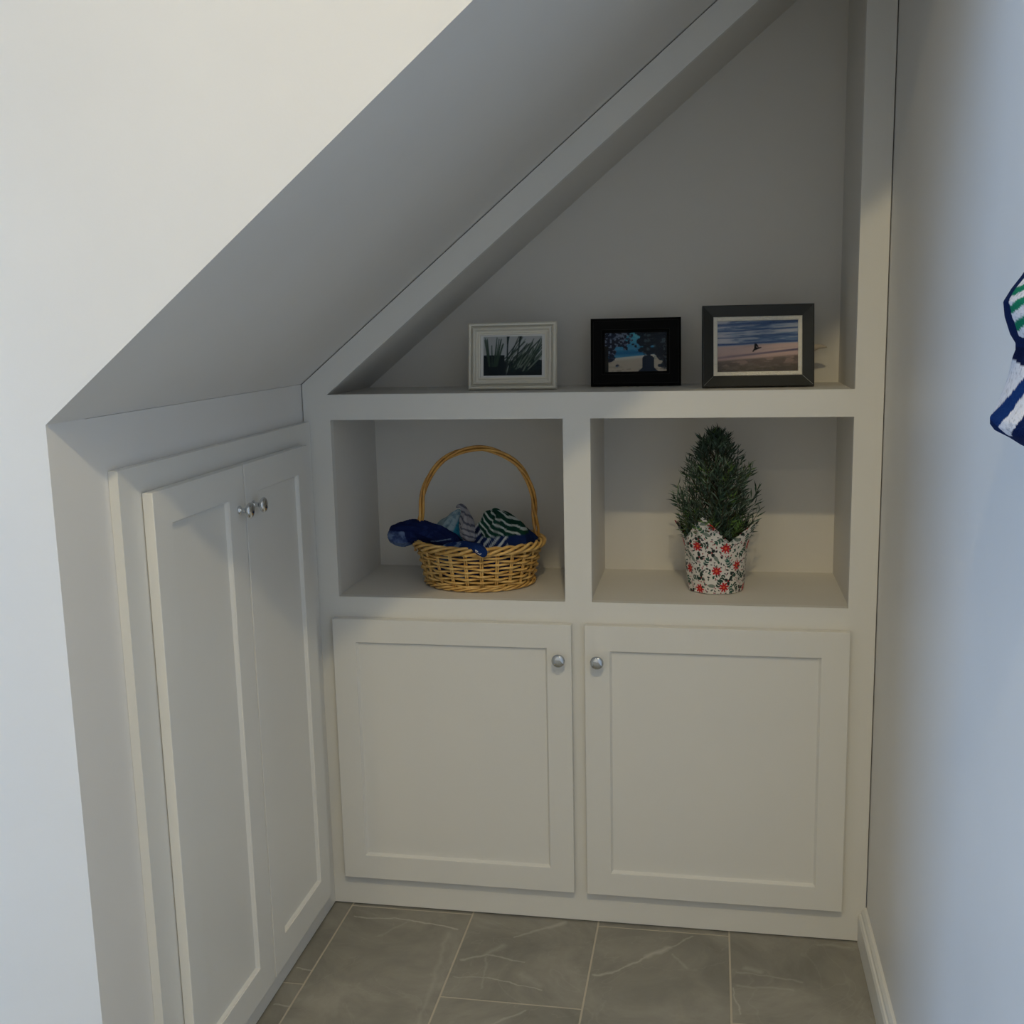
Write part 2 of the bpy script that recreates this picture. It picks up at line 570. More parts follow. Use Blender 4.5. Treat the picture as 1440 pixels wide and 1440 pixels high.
# ------------------------------------------------------------------ tall cupboard in the left wall
cup = empty('built_in_cupboard', (0.0, -0.42, 0.0), 'tall white double-door cupboard set into the left wall under the stairs', 'cupboard')
co = Vector((0, -0.42, 0))


def cpart(mb, name, mat, **k):
    o = mb.build(name, mat, cup, **k)
    o.location = -co
    return o


CX = 0.017
cs = MB()
cs.box(0.0005, CX, -0.8478, -0.740, 0.004, 1.2083)
cs.box(0.0005, CX, -0.740, -0.0015, 1.120, 1.2083)
cs.box(0.0005, CX, -0.120, -0.0015, 0.004, 1.120)
cs.box(0.0005, CX, -0.740, -0.120, 0.004, 0.110)
cpart(cs, 'casing', M_CAB)
fx = lambda u, v, t: (t, u - co.y, v)
d1 = shaker_door(cup, -0.7819, -0.4280, 0.066, 1.1635, -0.7215, -0.4985, 0.134, 1.1030, 0.0375, 0.0185, fx, -1)
d2 = shaker_door(cup, -0.4232, -0.0782, 0.066, 1.1635, -0.3630, -0.1400, 0.134, 1.1030, 0.0375, 0.0185, fx, -1)
knob(d1, (0.0375, -0.457 - co.y, 1.079), '+x')
knob(d2, (0.0375, -0.392 - co.y, 1.079), '+x')


# ------------------------------------------------------------------ painted prints (numpy rasters turned into vertex colours)
def grid_uv(w, h):
    x = (np.arange(w) + 0.5) / w
    y = (np.arange(h) + 0.5) / h
    return np.meshgrid(x, y)


def vnoise(X, Y, fx_, fy_, seed, octaves=4):
    rs = np.random.RandomState(seed)
    out = np.zeros_like(X)
    amp, tot = 1.0, 0.0
    for o in range(octaves):
        T_ = rs.rand(64, 64)
        a, b = X * fx_ * 2 ** o, Y * fy_ * 2 ** o
        i, j = np.floor(a).astype(int), np.floor(b).astype(int)
        u, v = a - i, b - j
        u, v = u * u * (3 - 2 * u), v * v * (3 - 2 * v)
        g = lambda p, q_: T_[p % 64, q_ % 64]
        out += amp * ((g(i, j) * (1 - u) + g(i + 1, j) * u) * (1 - v) + (g(i, j + 1) * (1 - u) + g(i + 1, j + 1) * u) * v)
        tot += amp
        amp *= 0.5
    return out / tot


def blend(img, mask, col):
    c = np.array(col, float) / 255.0
    m = np.clip(mask, 0, 1)[..., None]
    img[:] = img * (1 - m) + c * m


def seg_mask(X, Y, ax, ay, bx, by, wa, wb, soft, asp=1.0):
    dx, dy = (bx - ax) * asp, by - ay
    px, py = (X - ax) * asp, Y - ay
    t = np.clip((px * dx + py * dy) / (dx * dx + dy * dy + 1e-12), 0, 1)
    d = np.hypot(px - t * dx, py - t * dy)
    return np.clip(1 - (d - (wa + (wb - wa) * t)) / soft, 0, 1)


def photo_grass():
    w, h = 132, 88
    X, Y = grid_uv(w, h)          # Y down
    img = np.zeros((h, w, 3))
    img[:] = np.array([176, 181, 184]) / 255.0
    blend(img, (1 - Y) * 0.35, (196, 198, 198))
    hz = np.where(X < 0.36, 0.47, 0.62 - 0.08 * (X - 0.36) + 0.10 * (vnoise(X, Y, 14, 14, 3) - 0.5))
    blend(img, np.clip((Y - hz) * 60, 0, 1), (20, 34, 42))
    blend(img, np.clip((Y - 0.55) * 12, 0, 1) * np.clip((X - 0.3) * 6, 0, 1) * (vnoise(X, Y, 26, 26, 5) > 0.5) * 0.5, (44, 62, 62))
    rs = random.Random(4)
    for k in range(14):
        bx = 0.08 + 0.16 * rs.random()
        tx = bx + (bx - 0.15) * 1.3 + 0.02 * rs.uniform(-1, 1)
        blend(img, 0.85 * seg_mask(X, Y, bx, 0.75, tx, rs.uniform(0, 0.25), 0.008, 0.001, 0.012), (52, 72, 62))
    for k in range(75):
        bx = rs.uniform(0.36, 0.86)
        by = rs.uniform(0.55, 0.9)
        ln = rs.uniform(0.35, 0.75)
        an = rs.uniform(0.75, 1.2)
        c = rs.choice([(38, 56, 50), (60, 78, 66), (30, 44, 44), (120, 132, 122)])
        blend(img, 0.85 * seg_mask(X, Y, bx, by, bx + ln * 0.75 * math.cos(an), by - ln * math.sin(an), 0.006, 0.001, 0.010), c)
    blend(img, seg_mask(X, Y, 0.405, 0.75, 0.415, 0.15, 0.006, 0.006, 0.01), (40, 54, 54))
    blend(img, seg_mask(X, Y, 0.413, 0.2, 0.425, 0.0, 0.006, 0.02, 0.01), (40, 54, 54))
    blend(img, seg_mask(X, Y, 0.55, 0.7, 0.61, 0.2, 0.006, 0.005, 0.01), (44, 58, 56))
    blend(img, seg_mask(X, Y, 0.61, 0.2, 0.635, 0.0, 0.006, 0.02, 0.01), (44, 58, 56))
    blend(img, 0.8 * seg_mask(X, Y, 0.385, 1.0, 0.43, 0.74, 0.002, 0.003, 0.008), (170, 176, 176))
    blend(img, np.clip((Y - 0.86) * 7, 0, 1) * 0.7, (14, 24, 30))
    return img


def photo_cove():
    w, h = 132, 84
    X, Y = grid_uv(w, h)
    img = np.zeros((h, w, 3))
    img[:] = np.array([70, 150, 190]) / 255.0
    blend(img, np.clip((0.30 - Y) * 4, 0, 1), (96, 190, 205))
    blend(img, np.clip(1 - abs(Y - 0.52 - 0.06 * (0.5 - X)) * 12, 0, 1), (24, 104, 156))
    blend(img, (vnoise(X, Y, 5, 30, 8) > 0.58) * 0.4, (26, 110, 160))
    shore = 0.66 - 0.09 * X / 0.7
    blend(img, np.clip((Y - shore) * 50, 0, 1), (206, 204, 196))
    blend(img, np.clip((Y - shore - 0.05) * 20, 0, 1), (190, 182, 166))
    blend(img, np.clip((Y - 0.8) * 8, 0, 1) * (vnoise(X, Y, 12, 16, 2) > 0.6) * 0.35, (120, 110, 96))
    nse = vnoise(X, Y, 9, 7, 11)
    tl = np.clip((0.42 - X) * 2.6, -1, 1) + np.clip((0.5 - Y) * 1.4, -1, 0.6) - 0.55
    blend(img, np.clip((tl + (nse - 0.5) * 2.2) * 10, 0, 1), (22, 30, 52))
    blend(img, np.clip((tl + (nse - 0.5) * 2.2) * 10, 0, 1) * (vnoise(X, Y, 30, 24, 12) > 0.6) * 0.75, (132, 150, 176))
    tr = np.clip((X - 0.60) * 2.8, -1, 1) + np.clip((0.60 - Y) * 1.6, -1, 0.5) - 0.35
    blend(img, np.clip((tr + (vnoise(X, Y, 9, 8, 14) - 0.5) * 1.6) * 10, 0, 1), (24, 34, 48))
    blend(img, np.clip((tr + (nse - 0.5) * 1.2) * 10, 0, 1) * (vnoise(X, Y, 26, 22, 17) > 0.64) * 0.5, (96, 120, 126))
    blend(img, np.clip((X + 0.5 * Y - 0.06) * -14, 0, 1), (12, 14, 20))
    blend(img, (X < 0.06) * (Y > 0.35) * 0.9, (14, 16, 20))
    st = ((abs(X - 0.70) < 0.095) & (Y > 0.68)) | (np.hypot((X - 0.70) / 0.095, (Y - 0.68) / 0.09) < 1) | ((abs(X - 0.70) < 0.095 + (Y - 0.9) * 0.7) & (Y > 0.9))
    blend(img, st * 1.0, (24, 40, 62))
    return img


def photo_bird():
    w, h = 150, 100
    X, Y = grid_uv(w, h)
    img = np.zeros((h, w, 3))
    img[:] = np.array([158, 172, 194]) / 255.0
    yy = Y + 0.06 * (X - 0.5)
    st = vnoise(X, yy, 2.2, 13, 21)
    blend(img, np.clip((st - 0.5) * 9, 0, 1) * (yy < 0.46) * 0.75, (84, 114, 158))
    st2 = vnoise(X, yy, 5, 42, 77)
    blend(img, np.clip((st2 - 0.54) * 9, 0, 1) * (yy < 0.46) * 0.6, (66, 92, 136))
    blend(img, np.clip((0.44 - st2) * 9, 0, 1) * (yy < 0.46) * 0.6, (198, 200, 206))
    blend(img, np.clip((0.44 - st) * 8, 0, 1) * (yy < 0.46), (196, 198, 208))
    for yc, th, a in ((0.06, 0.03, 0.7), (0.18, 0.013, 0.8), (0.31, 0.014, 0.6), (0.435, 0.02, 0.9)):
        blend(img, a * np.clip(1.4 - abs(yy - yc + 0.02 * (vnoise(X, Y, 4, 3, 5) - 0.5)) / th, 0, 1), (58, 84, 134))
    blend(img, np.clip((yy - 0.455) * 40, 0, 1), (204, 180, 176))
    blend(img, np.clip((yy - 0.58) * 10, 0, 1) * 0.5, (196, 166, 156))
    blend(img, np.clip((st2 - 0.55) * 9, 0, 1) * (yy > 0.46) * 0.3, (170, 150, 150))
    blend(img, np.clip(1.3 - abs(Y - 0.72 + 0.15 * X) / 0.022, 0, 1) * (0.35 + 0.65 * X), (96, 90, 116))
    lower = np.clip((Y - 0.76 + 0.10 * X) * 24, 0, 1)
    blend(img, lower, (112, 100, 94))
    blend(img, lower * (vnoise(X, Y, 9, 20, 31) > 0.56) * 0.6, (176, 150, 146))
    blend(img, np.clip((Y - 0.83 + 0.04 * X) * 9, 0, 1) * 0.85, (92, 86, 78))
    blend(img, lower * (vnoise(X, Y, 16, 30, 33) > 0.6) * 0.35, (140, 126, 118))
    bird = np.maximum(seg_mask(X, Y, 0.475, 0.55, 0.475, 0.46, 0.022, 0.012, 0.008, 1.5), seg_mask(X, Y, 0.48, 0.55, 0.545, 0.525, 0.018, 0.004, 0.008, 1.5))
    bird = np.maximum(bird, seg_mask(X, Y, 0.47, 0.55, 0.445, 0.60, 0.014, 0.006, 0.008, 1.5))
    bird = np.maximum(bird, seg_mask(X, Y, 0.485, 0.47, 0.505, 0.505, 0.014, 0.008, 0.008, 1.5))
    blend(img, bird, (22, 22, 26))
    return img


def set_print(me, cols):
    """cols: (nverts, 3) sRGB 0..1"""
    c = np.asarray(cols, float)
    l = np.where(c <= 0.04045, c / 12.92, ((c + 0.055) / 1.055) ** 2.4)
    a = me.color_attributes.new('print', 'FLOAT_COLOR', 'POINT')
    buf = np.ones((len(l), 4), np.float32)
    buf[:, :3] = l
    a.data.foreach_set('color', buf.ravel())


def print_sheet(name, img, wd, ht, mat, parent, loc):
    """flat paper sheet in local x (right), z (up), facing -y"""
    h, w = img.shape[:2]
    xs = np.linspace(-wd / 2, wd / 2, w)
    zs = np.linspace(ht / 2, -ht / 2, h)
    vs = [(x, 0, z) for z in zs for x in xs]
    fs = [(j * w + i, (j + 1) * w + i, (j + 1) * w + i + 1, j * w + i + 1) for j in range(h - 1) for i in range(w - 1)]
    mb = MB().add(vs, fs)
    o = mb.build(name, mat, parent, fix=False, loc=loc)
    set_print(o.data, img.reshape(-1, 3))
    return o


M_PHOTO = vcol_mat('photo_print', 0.5, 0.08)


def glass_mat():
    m, nt, b = newmat('frame_glass')
    N, L = nt.nodes, nt.links
    out = N['Material Output']
    N.remove(b)
    tr = N.new('ShaderNodeBsdfTransparent')
    gl = N.new('ShaderNodeBsdfGlossy')
    gl.inputs['Roughness'].default_value = 0.03
    mx = N.new('ShaderNodeMixShader')
    fr = N.new('ShaderNodeFresnel')
    fr.inputs['IOR'].default_value = 1.17
    L.new(fr.outputs[0], mx.inputs['Fac'])
    L.new(tr.outputs[0], mx.inputs[1])
    L.new(gl.outputs[0], mx.inputs[2])
    L.new(mx.outputs[0], out.inputs['Surface'])
    return m


M_GLASS = glass_mat()
M_FWHITE = paint('antique_white_lacquer', srgb(240, 236, 222), 0.4, 0.05, 90, 0.5, 0.03)
M_MAT = paint('white_mount_board', srgb(240, 240, 238), 0.8)
M_LEATHER = paint('black_leather', srgb(9, 9, 9), 0.6, 0.3, 500, 0.10)
M_STITCH = paint('grey_thread', srgb(70, 68, 66), 0.8)
M_GUN = paint('dark_gunmetal_lacquer', srgb(48, 50, 49), 0.40, 0.05, 80, 0.45)
M_MITRE_HL = paint('mitre_highlight_grey', srgb(150, 152, 150), 0.35)  # light grey for the painted highlight lines on the gunmetal frame
M_BACK = paint('black_felt_backing', srgb(24, 24, 24), 0.95)


def silver():
    m, nt, b = newmat('hammered_silver')
    b.inputs['Base Color'].default_value = srgb(244, 240, 228)
    b.inputs['Metallic'].default_value = 0.0
    b.inputs['Roughness'].default_value = 0.45
    tc = nt.nodes.new('ShaderNodeTexCoord')
    v = nt.nodes.new('ShaderNodeTexVoronoi')
    v.inputs['Scale'].default_value = 330
    nt.links.new(tc.outputs['Object'], v.inputs['Vector'])
    bp = nt.nodes.new('ShaderNodeBump')
    bp.inputs['Strength'].default_value = 0.8
    bp.inputs['Distance'].default_value = 0.002
    nt.links.new(v.outputs['Distance'], bp.inputs['Height'])
    nt.links.new(bp.outputs['Normal'], b.inputs['Normal'])
    return m


M_SILVER = silver()


def moulding(name, wd, ht, prof, mat, parent, bevel=0.0, loc=None):
    """mitred rectangular moulding. prof: list of (inset from the outer edge, depth towards -y), closed round the section"""
    mb = MB()
    n = len(prof)
    vs = []
    for sx, sz in ((-1, -1), (1, -1), (1, 1), (-1, 1)):
        for ins, dp in prof:
            vs.append((sx * (wd / 2 - ins), -dp, sz * (ht / 2 - ins)))
    fs = []
    for c in range(4):
        d = (c + 1) % 4
        for i in range(n):
            j = (i + 1) % n
            fs.append((c * n + i, d * n + i, d * n + j, c * n + j))
    mb.add(vs, fs)
    return mb.build(name, mat, parent, bevel=bevel, loc=loc)


def stand_frame(name, label, x0, y0, x1, y1, ht, lean):
    """empty at the bottom edge of a leaning table-top frame; local x along the frame, z up the face"""
    yaw = math.atan2(y1 - y0, x1 - x0)
    o = empty(name, ((x0 + x1) / 2, (y0 + y1) / 2, ZSH + 0.0008), label, 'picture frame', 'picture frames on the niche shelf')
    o.rotation_euler = (-lean, 0, yaw)
    return o


def easel(parent, ht, lean, mat):
    """strut behind the frame, foot on the shelf"""
    H = ht * 0.62
    # in local coordinates the shelf plane is z' = -y*sin/cos ; strut from (0, .012, H) to the shelf
    foot_y = 0.012 + H * math.tan(0.30)
    fz = foot_y * math.tan(lean) + 0.003
    mb = MB()
    w = 0.022
    for s in (0,):
        vs = []
        for (yy, zz) in ((0.0115, H), (0.0135, H + 0.003), (foot_y + 0.001, fz + 0.002), (foot_y - 0.001, fz)):
            vs += [(-w, yy, zz), (w, yy, zz)]
        mb.add(vs, [(0, 1, 3, 2), (2, 3, 5, 4), (4, 5, 7, 6), (6, 7, 1, 0), (0, 2, 4, 6), (1, 7, 5, 3)])
    return mb.build('easel_strut', mat, parent)


def sheet_box(name, wd, ht, y0, y1, mat, parent, zc):
    return MB().box(-wd / 2, wd / 2, y0, y1, -ht / 2, ht / 2).build(name, mat, parent, loc=(0, 0, zc))


# white moulded frame with the dune grass photo
LEAN = math.radians(8)
W1, H1 = 0.2140, 0.1585
f1 = stand_frame('picture_frame', 'antique white moulded picture frame holding a photo of dune grass', 0.3605, 0.170, 0.5745, 0.167, H1, LEAN)
moulding('moulding', W1, H1, [(0, 0), (0, 0.012), (0.003, 0.0165), (0.007, 0.0160), (0.0095, 0.0090), (0.0115, 0.0085), (0.0130, 0.0190), (0.0155, 0.0205), (0.0175, 0.0190),
                              (0.0195, 0.0105), (0.0235, 0.0085), (0.0255, 0.0115), (0.0285, 0.0110), (0.0290, 0.0065), (0.0290, 0.0)], M_FWHITE, f1, loc=(0, 0, H1 / 2))
mt = MB()
ring(mt, -W1 / 2 + 0.027, W1 / 2 - 0.027, -H1 / 2 + 0.027, H1 / 2 - 0.027, -0.0710, 0.0710, -0.0465, 0.0465, -0.0060, -0.0045, lambda u, v, t: (u, t, v))
mt.build('mount', M_MAT, f1, loc=(0, 0, H1 / 2 + 0.0005))
print_sheet('photo', photo_grass(), 0.144, 0.095, M_PHOTO, f1, (0, -0.0042, H1 / 2 + 0.0005))
sheet_box('glass', W1 - 0.055, H1 - 0.055, -0.0080, -0.0068, M_GLASS, f1, H1 / 2)
sheet_box('backing', W1 - 0.012, H1 - 0.012, 0.0002, 0.010, M_BACK, f1, H1 / 2)
easel(f1, H1, LEAN, M_BACK)

# black leather frame with the cove photo
W2, H2 = 0.2160, 0.1625
f2 = stand_frame('picture_frame', 'stitched black leather picture frame with a photo of a blue cove', 0.6465, 0.246, 0.8620, 0.262, H2, LEAN)
moulding('moulding', W2, H2, [(0, 0), (0, 0.011), (0.002, 0.014), (0.005, 0.0155), (0.020, 0.0160), (0.028, 0.0155), (0.0305, 0.0130), (0.0312, 0.0105), (0.0340, 0.0100), (0.0345, 0.0)], M_LEATHER, f2, loc=(0, 0, H2 / 2))
for ins in (0.0065, 0.0275):
    st = MB()
    a, b = W2 / 2 - ins, H2 / 2 - ins
    per = [(-a, -b), (a, -b), (a, b), (-a, b), (-a, -b)]
    for (xa, za), (xb, zb) in zip(per[:-1], per[1:]):
        L_ = math.hypot(xb - xa, zb - za)
        k = int(L_ / 0.004)
        for i in range(k):
            s, e = (i + 0.15) / k, (i + 0.8) / k
            st.tube([(xa + (xb - xa) * s, -0.0162, za + (zb - za) * s), (xa + (xb - xa) * e, -0.0162, za + (zb - za) * e)], 0.00032, 4)
    so_ = st.build('stitching', M_STITCH, f2, loc=(0, 0, H2 / 2))
    so_['kind'] = 'stuff'
print_sheet('photo', photo_cove(), 0.148, 0.0945, M_PHOTO, f2, (0.0, -0.0045, H2 / 2 + 0.001))
sheet_box('glass', W2 - 0.068, H2 - 0.068, -0.0072, -0.0060, M_GLASS, f2, H2 / 2)
sheet_box('backing', W2 - 0.012, H2 - 0.012, 0.0002, 0.010, M_BACK, f2, H2 / 2)
easel(f2, H2, LEAN, M_BACK)

# large gunmetal frame with hammered silver inner border and the flying bird photo
W3, H3 = 0.2500, 0.1855
f3 = stand_frame('picture_frame', 'largest picture frame, dark gunmetal with hammered silver inner border and bird photo', 0.9128, 0.152, 1.1620, 0.170, H3, LEAN)
moulding('moulding', W3, H3, [(0, 0), (0, 0.017), (0.0015, 0.0205), (0.003, 0.021), (0.025, 0.0105), (0.0275, 0.0100), (0.0275, 0.0)], M_GUN, f3, loc=(0, 0, H3 / 2))
moulding('silver_border', W3 - 0.0515, H3 - 0.0515, [(0, 0.004), (0, 0.0115), (0.0015, 0.0130), (0.0070, 0.0130), (0.0090, 0.0110), (0.0090, 0.004)], M_SILVER, f3, loc=(0, 0, H3 / 2))
for sx in (-1, 1):      # pale tubes put in as highlight lines along the lower mitres
    MB().tube([(sx * (W3 / 2 - 0.0035), -0.0206, -H3 / 2 + 0.0035), (sx * (W3 / 2 - 0.0250), -0.0104, -H3 / 2 + 0.0250)], 0.00055, 6).build('mitre_highlight', M_MITRE_HL, f3, loc=(0, 0, H3 / 2))
print_sheet('photo', photo_bird(), W3 - 0.0690, H3 - 0.0690, M_PHOTO, f3, (0, -0.0045, H3 / 2))
sheet_box('glass', W3 - 0.0700, H3 - 0.0700, -0.0075, -0.0062, M_GLASS, f3, H3 / 2)
sheet_box('backing', W3 - 0.012, H3 - 0.012, 0.0002, 0.010, M_BACK, f3, H3 / 2)
easel(f3, H3, LEAN, M_BACK)

# small pale ornament half hidden behind the large frame
M_ORN = paint('pale_glazed_ceramic', srgb(206, 194, 178), 0.3, 0.05, 60, 0.5)
M_ORND = paint('brown_glazed_ceramic', srgb(120, 100, 82), 0.4, 0.05, 60, 0.5)
orn = empty('ornament', (1.155, 0.275, ZSH + 0.0008), 'small pale ornament whose pointed tip peeks out behind the largest picture frame', 'ornament')
ob = MB()
rings_ = []
for i in range(17):
    t = i / 16.0
    cx = -0.035 + 0.050 * t
    rz = 0.034 * math.sin(math.pi * min(1, 0.06 + 0.9 * t)) ** 0.7
    rings_.append((cx, 0.036 + 0.012 * t, rz))
seg = 20
vs, fs = [], []
for cx, cz, r in rings_:
    for k in range(seg):
        a = 2 * math.pi * k / seg
        vs.append((cx, r * 0.8 * math.cos(a), cz + r * math.sin(a)))
for i in range(len(rings_) - 1):
    for k in range(seg):
        l = (k + 1) % seg
        fs.append((i * seg + k, i * seg + l, (i + 1) * seg + l, (i + 1) * seg + k))
fs += [tuple(range(seg)), tuple((len(rings_) - 1) * seg + k for k in range(seg))]
ob.add(vs, fs)
ob.build('body', M_ORND, orn, smooth=True)
MB().lathe([(0.0001, 0), (0.022, 0), (0.024, 0.004), (0.012, 0.008), (0.0001, 0.009)], 24).build('foot', M_ORND, orn, smooth=True, loc=(-0.012, 0, 0))
tp = MB()
tp.tube([(0.000, 0, 0.076), (0.012, 0, 0.083), (0.026, 0, 0.0865), (0.038, 0, 0.086), (0.046, 0, 0.0845)], [0.012, 0.0095, 0.0060, 0.0040, 0.0010], 14)
tp.build('tip', M_ORN, orn, smooth=True)


# ------------------------------------------------------------------ wicker basket
def wicker_mat(name, a, b_):
    m, nt, b = newmat(name)
    N, L = nt.nodes, nt.links
    tc = N.new('ShaderNodeTexCoord')
    n = N.new('ShaderNodeTexNoise'); n.inputs['Scale'].default_value = 38; n.inputs['Detail'].default_value = 5
    L.new(tc.outputs['Object'], n.inputs['Vector'])
    r = N.new('ShaderNodeValToRGB')
    r.color_ramp.elements[0].position = 0.32; r.color_ramp.elements[0].color = a
    r.color_ramp.elements[1].position = 0.68; r.color_ramp.elements[1].color = b_
    L.new(n.outputs['Fac'], r.inputs['Fac'])
    L.new(r.outputs['Color'], b.inputs['Base Color'])
    b.inputs['Roughness'].default_value = 0.38
    b.inputs['Coat Weight'].default_value = 0.15
    return m


M_WICK = wicker_mat('honey_wicker', srgb(206, 158, 82), srgb(244, 206, 130))
M_WICKH = wicker_mat('amber_wicker', srgb(190, 134, 58), srgb(230, 178, 92))
BX, BY, BZ = 0.3720, 0.1790, ZC0
bas = empty('wicker_basket', (BX, BY, BZ), 'honey coloured oval wicker basket with tall twisted hoop handle in left cubby', 'basket', rz=math.radians(-3))
HB = 0.1000


def brad(z):
    t = max(0.0, min(1.0, z / HB))
    s = t ** 0.8
    return 0.1290 + 0.0230 * s, 0.1100 + 0.0210 * s


def bpt(a, z, off=0.0):
    ra, rb = brad(z)
    return ((ra + off) * math.cos(a), (rb + off) * math.sin(a), z)


NS = 24
sk = MB()
for k in range(NS):
    a = 2 * math.pi * k / NS
    for da in (-0.017, 0.017):
        sk.tube([bpt(a + da, z) for z in (0.004, 0.03, 0.06, 0.09, 0.104)], 0.0023, 6)
so_ = sk.build('stakes', M_WICK, bas, smooth=True)
so_['kind'] = 'stuff'
wv = MB()
rows = 10
NP = NS * 8
for r_ in range(rows):
    z = 0.0150 + r_ * (HB - 0.022) / (rows - 1)
    ph = math.pi * (r_ % 2)
    rs = random.Random(r_)
    jit = [0.0004 * rs.uniform(-1, 1) for _ in range(NP)]
    q0, q1 = rs.uniform(0, 6.28), rs.uniform(0, 6.28)
    pts = []
    for i in range(NP):
        a = 2 * math.pi * i / NP
        pts.append(bpt(a, z + jit[i] + 0.0009 * math.sin(5 * a + q0) + 0.0006 * math.sin(11 * a + q1), 0.0046 * math.cos(NS * a / 2.0 + ph)))
    wv.tube(pts, 0.0030, 7, closed=True)
so_ = wv.build('weave', M_WICK, bas, smooth=True)
so_['kind'] = 'stuff'
# waling and braided foot / rim
for nm, z0, off, rr, cnt, amp, frq in (('foot_border', 0.0072, 0.0030, 0.0027, 3, 0.0042, 9), ('rim_border', HB + 0.003, 0.0040, 0.0039, 4, 0.0084, 7)):
    br = MB()
    for s in range(cnt):
        ph = 2 * math.pi * s / cnt
        pts = []
        for i in range(220):
            a = 2 * math.pi * i / 220
            w = frq * a + ph
            pts.append(bpt(a, z0 + amp * 0.95 * math.sin(w), off + amp * math.cos(w)))
        br.tube(pts, rr, 6, closed=True)
    so_ = br.build(nm, M_WICK, bas, smooth=True)
    so_['kind'] = 'stuff'
MB().lathe([(0.0001, 0.002), (0.1, 0.002), (0.1, 0.006), (0.0001, 0.006)], 40).build('bottom', M_WICK, bas).scale = (1.24, 1.05, 1)
# handle: twisted strands on an arch, turned a little so that its left foot is nearer
hd = MB()
HANG = math.radians(16)
HTOP = 0.3330
ends = [bpt(math.pi + HANG, 0.070, 0.004), bpt(HANG, 0.070, -0.010)]


def arch(t):
    """t 0..1 from left foot to right foot"""
    a = math.pi * (1 - t)
    u = math.cos(a)
    hw = 0.1450
    z0 = 0.16
    if t < 0.22 or t > 0.78:
        s = t / 0.22 if t < 0.5 else (1 - t) / 0.22
        z = 0.082 + (0.185 - 0.082) * s
        x = -(0.1500 - 0.0120 * s ** 1.6) if t < 0.5 else (0.1430 - 0.0050 * s ** 1.6)
        if t < 0.5:
            return x, z
        return x, z
    s = (t - 0.22) / 0.56
    a = math.pi * (1 - s)
    cxm = (-0.1380 + 0.1380) / 2
    return cxm + 0.1380 * math.cos(a), 0.185 + (HTOP - 0.185) * math.sin(a) ** 0.92


NPH = 120
raw = []
for i in range(NPH + 1):
    x, z = arch(i / NPH)
    raw.append((x, z))
# smooth the join
for _ in range(6):
    raw = [raw[0]] + [((raw[i - 1][0] + 2 * raw[i][0] + raw[i + 1][0]) / 4, (raw[i - 1][1] + 2 * raw[i][1] + raw[i + 1][1]) / 4) for i in range(1, NPH)] + [raw[-1]]
ca, sa = math.cos(HANG), math.sin(HANG)
for s in range(3):
    pts = []
    for i, (x, z) in enumerate(raw):
        j0, j1 = max(i - 1, 0), min(i + 1, NPH)
        tx, tz = raw[j1][0] - raw[j0][0], raw[j1][1] - raw[j0][1]
        L_ = math.hypot(tx, tz)
        nx, nz_ = -tz / L_, tx / L_
        w = 2 * math.pi * (s / 3.0 + 2.6 * i / NPH)
        spread = 0.0047 + 0.0030 * max(0.0, 1 - min(i, NPH - i) / 22.0)
        on, oy = spread * math.cos(w), spread * math.sin(w)
        X_, Z_ = x + nx * on, z + nz_ * on
        pts.append((X_ * ca - oy * sa, X_ * sa + oy * ca, Z_))
    hd.tube(pts, 0.0035, 8)
hd.build('handle', M_WICKH, bas, smooth=True)


# ------------------------------------------------------------------ folded textiles in the basket
M_CLOTH = vcol_mat('printed_cotton', 0.9, 0.1, 0.25, 900, 0.0)


def grid_mesh(name, F, nu, nv, colour, mat, parent=None, closed_u=False, loc=None):
    """F(u, v) -> point ; colour(U, V, P) -> rgb sRGB"""
    us = np.linspace(0, 1, nu, endpoint=not closed_u)
    vs_ = np.linspace(0, 1, nv)
    P = [F(u, v) for v in vs_ for u in us]
    fs = []
    for j in range(nv - 1):
        for i in range(nu if closed_u else nu - 1):
            k = (i + 1) % nu
            fs.append((j * nu + i, j * nu + k, (j + 1) * nu + k, (j + 1) * nu + i))
    mb = MB().add(P, fs)
    o = mb.build(name, mat, parent, smooth=True, loc=loc, fix=True)
    U, V = np.meshgrid(us, vs_)
    set_print(o.data, colour(U, V, np.array(P).reshape(nv, nu, 3)).reshape(-1, 3))
    return o


